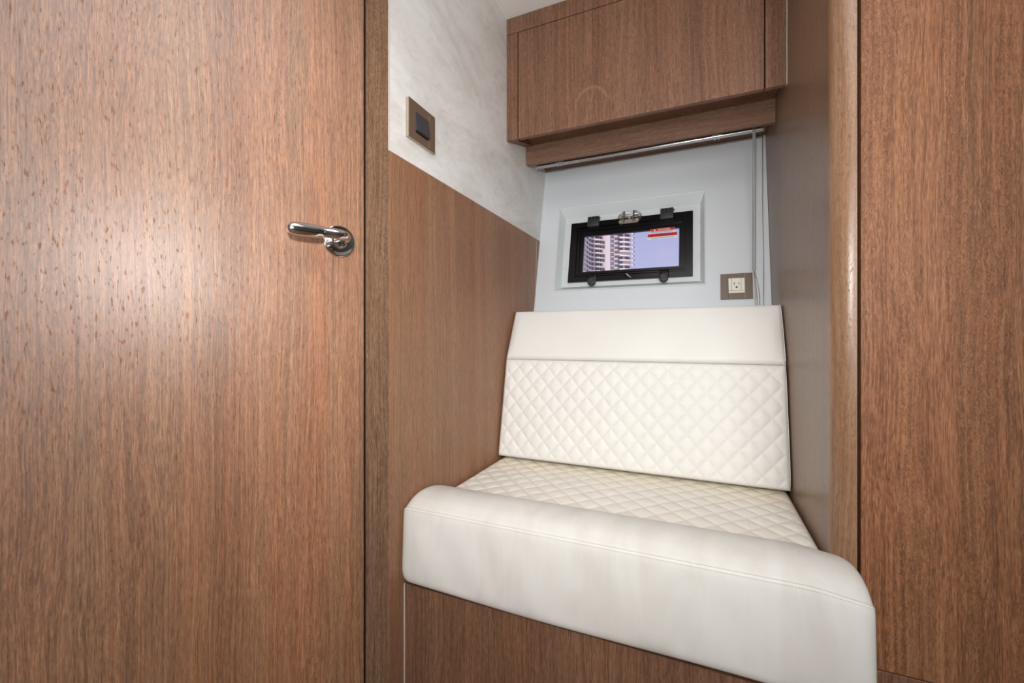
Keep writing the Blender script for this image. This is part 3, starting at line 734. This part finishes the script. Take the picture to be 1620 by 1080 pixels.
# front roll: closed profile (y, z) swept along x; seam along the front edge
prof = [(.945, -.5610), (.83, -.5615), (.800, -.5605), (.7890, -.5565), (.7820, -.548), (.7790, -.530), (.7782, -.49), (.7800, -.44), (.7830, -.402), (.7850, -.3900),
        (.7856, -.3872), (.7868, -.3852), (.7892, -.3846), (.7900, -.3858), (.7920, -.3850), (.800, -.3800), (.820, -.3700), (.848, -.3645), (.880, -.3655), (.912, -.3730), (.940, -.3840), (.965, -.3980), (.972, -.412), (.973, -.44), (.972, -.555)]
P4 = catmull(prof, 4)
arc = [0.0]
for a, b in zip(P4, P4[1:]): arc.append(arc[-1]+math.hypot(a[0]-b[0], a[1]-b[1]))
seam_arc = arc[4*13]
M_lr = leather('front_roll_leather', 'plain', (.73, .722, .685), dirt=.40, seamv=[seam_arc-.0085])
XE0, XE1 = XL+.0020, .2385
def roll_x(p): return XE0+(XE1-XE0)*p
bm = bmesh.new(); uvl = bm.loops.layers.uv.new('UVMap')
ps = []
NE = 10
for k in range(NE+1): ps.append(.022*(1-math.cos(PI/2*k/NE)))
mid_ = [.022+(XE1-XE0-.044)*k/60 for k in range(1, 60)]
xs_ = ps+mid_+[XE1-XE0-q for q in ps[::-1]]
cyc, czc = .868, -.472
rings = []
for s in xs_:
    d = min(s, XE1-XE0-s); wdt = .022; e = math.sqrt(max(0, 1-(1-min(d, wdt)/wdt)**2))
    pull = .012*(1-e)
    x = XE0+s; ring = []
    drop = .010*smooth01((s-(XE1-XE0-.09))/.09)
    for y, z in P4:
        vy, vz = y-cyc, z-czc; L_ = math.hypot(vy, vz)
        k = (L_-pull)/L_
        top = smooth01((z+.42)/.04)
        wob = .0012*math.sin(x*23)+.0008*math.sin(x*57+z*30)
        lb = .0022*math.sin(x*9+1.1)*smooth01((-.52-z)/.03)
        ring.append(bm.verts.new((x, cyc+vy*k+wob*smooth01((-.40-z)/.06)*smooth01((z+.555)/.03), czc+vz*k - drop*top + lb)))
    rings.append(ring)
n = len(P4)
for a, (r0, r1) in enumerate(zip(rings, rings[1:])):
    for k in range(n):
        j = (k+1) % n
        f = bm.faces.new((r0[k], r1[k], r1[j], r0[j]))
        ka = arc[k]; ja = arc[j] if j else arc[k]+.02
        for l, q in zip(f.loops, ((xs_[a], ka), (xs_[a+1], ka), (xs_[a+1], ja), (xs_[a], ja))): l[uvl].uv = q
bm.faces.new(rings[0][::-1]); bm.faces.new(rings[-1])
build('front_roll', bm, M_lr, sc, smooth=True, angle=50)

# ------------------------------------------------------------------ apartment tower seen through the porthole
c_, s_ = math.cos(.4141), math.sin(.4141)
D0 = 290.0
TM = Matrix(((c_, -s_, 0, 0), (s_, c_, 0, 0), (0, 0, 1, 0), (0, 0, 0, 1)))       # local (lateral, depth, up)
tw = empty('apartment_tower', tuple(TM @ Vector((62, D0, -12))), 'tall pale apartment tower with curved balconies outside the porthole', 'building')
def L2(px): return (px-810)/673.99*D0
zf0 = 66.9; FH = 3.03
def tpart(name, bm, mat, **k): return build(name, bm, mat, tw, **k)
bm = bmesh.new()
xc0, xc1 = L2(956.6), L2(964.6); xr0, xr1 = L2(971.3), L2(997.5)
add_box(bm, xc0, xc1, D0-2.0, D0+16, -12, 90, M=TM)
tpart('core_wall', bm, M_tower)
bm = bmesh.new(); add_box(bm, xc1-.1, xr0+1.5, D0-.6, D0+16, -12, 90, M=TM); add_box(bm, L2(951.5), xc0+.1, D0-.6, D0+16, -12, 90, M=TM); tpart('link_wall', bm, M_tower)
def rface(x):                    # convex right bay
    t = (x-xr0)/(xr1-xr0); return D0-2.6*math.sin(PI*min(1, max(0, t)))**.7
poly = [(xr0+.3, D0+16)] + [(xr0+.3+(xr1-xr0-.3)*k/14, rface(xr0+(xr1-xr0)*k/14)) for k in range(15)] + [(xr1, D0+16)]
bm = bmesh.new(); add_prism(bm, poly, 'z', -12, 90, TM); tpart('bay_wall', bm, M_tower)
xl1, xl0 = L2(952.5), L2(905)
def lface(x):                    # left wing sweeps towards the viewer
    t = (xl1-x)/(L2(952.5)-L2(924)); return D0 - 1.0 - 11.5*max(0, t)**2.0 - (1.1*math.sin(t*2.2*PI) if t < 1.3 else 0)
xs2 = [xl0+(xl1-xl0)*k/40 for k in range(41)]
poly = [(x, lface(x)+1.6) for x in xs2] + [(xl1, D0+16), (xl0, D0+16)]
bm = bmesh.new(); add_prism(bm, poly, 'z', -12, 90, TM); tpart('wing_wall', bm, M_tower)
def strip(xsn, fy, z0, z1, off0, off1):
    bm = bmesh.new(); A = [(x, fy(x)-off1) for x in xsn]; B = [(x, fy(x)-off0) for x in xsn[::-1]]
    add_prism(bm, A+B, 'z', z0, z1, TM); return bm
for k in range(-9, 6):
    z = zf0+FH*k
    xs3 = [xr0+3.0+(xr1+1.3-xr0-3.0)*i/14 for i in range(15)]
    tpart('balcony', strip(xs3, rface, z-.35, z+.55, 0, 1.9), M_slab)
    tpart('railing', strip([xr1+1.2, xr1+1.9, xr1+2.3], rface, z-.1, z+.9, .2, 1.6), M_rail)
    tpart('railing', strip([xr0, xr0+1.5, xr0+3.0], rface, z-.1, z+.7, .2, 1.4), M_rail)
    tpart('balcony', strip(xs2, lface, z-.4-1.2, z+.45-1.2, -1.4, 1.2), M_slab)
    for a, b in ((L2(976.3), L2(983.5)), (L2(987), L2(994.8))):
        if k in (-4, ) or (k == -6 and a > L2(985)): continue
        tpart('window', strip([a+(b-a)*i/4 for i in range(5)], rface, z+.6, z+2.55, -.2, .12), M_twin)
    o = tpart('window', box(L2(965), L2(970.8), D0-.75, D0-.5, z+.3, z+2.5, M=TM), M_twin)
    build('window_bars', (lambda b: (add_box(b, L2(965), L2(970.8), D0-.8, D0-.74, z+1.3, z+1.42, M=TM), [add_box(b, xx, xx+.14, D0-.8, D0-.74, z+.3, z+2.5, M=TM) for xx in (L2(966.9), L2(968.8))], b)[2])(bmesh.new()), M_fly, o)
    if k % 3 != 0: tpart('window', box(L2(952.8), L2(956.2), D0-.75, D0-.5, z-.6, z+1.6, M=TM), M_twin)
    for a, b in ((L2(940.5), L2(947.8)), (L2(949), L2(951.5)), (L2(927), L2(931.5))):
        tpart('window', strip([a+(b-a)*i/4 for i in range(5)], lface, z-.5, z+1.35, -1.7, -1.45), M_twin)
bm = bmesh.new()
for px in (937.8, 925.8): add_box(bm, L2(px)-.25, L2(px)+.25, lface(L2(px))-1.0, lface(L2(px))+1.8, 20, 88, M=TM)
tpart('pilaster', bm, M_slab)
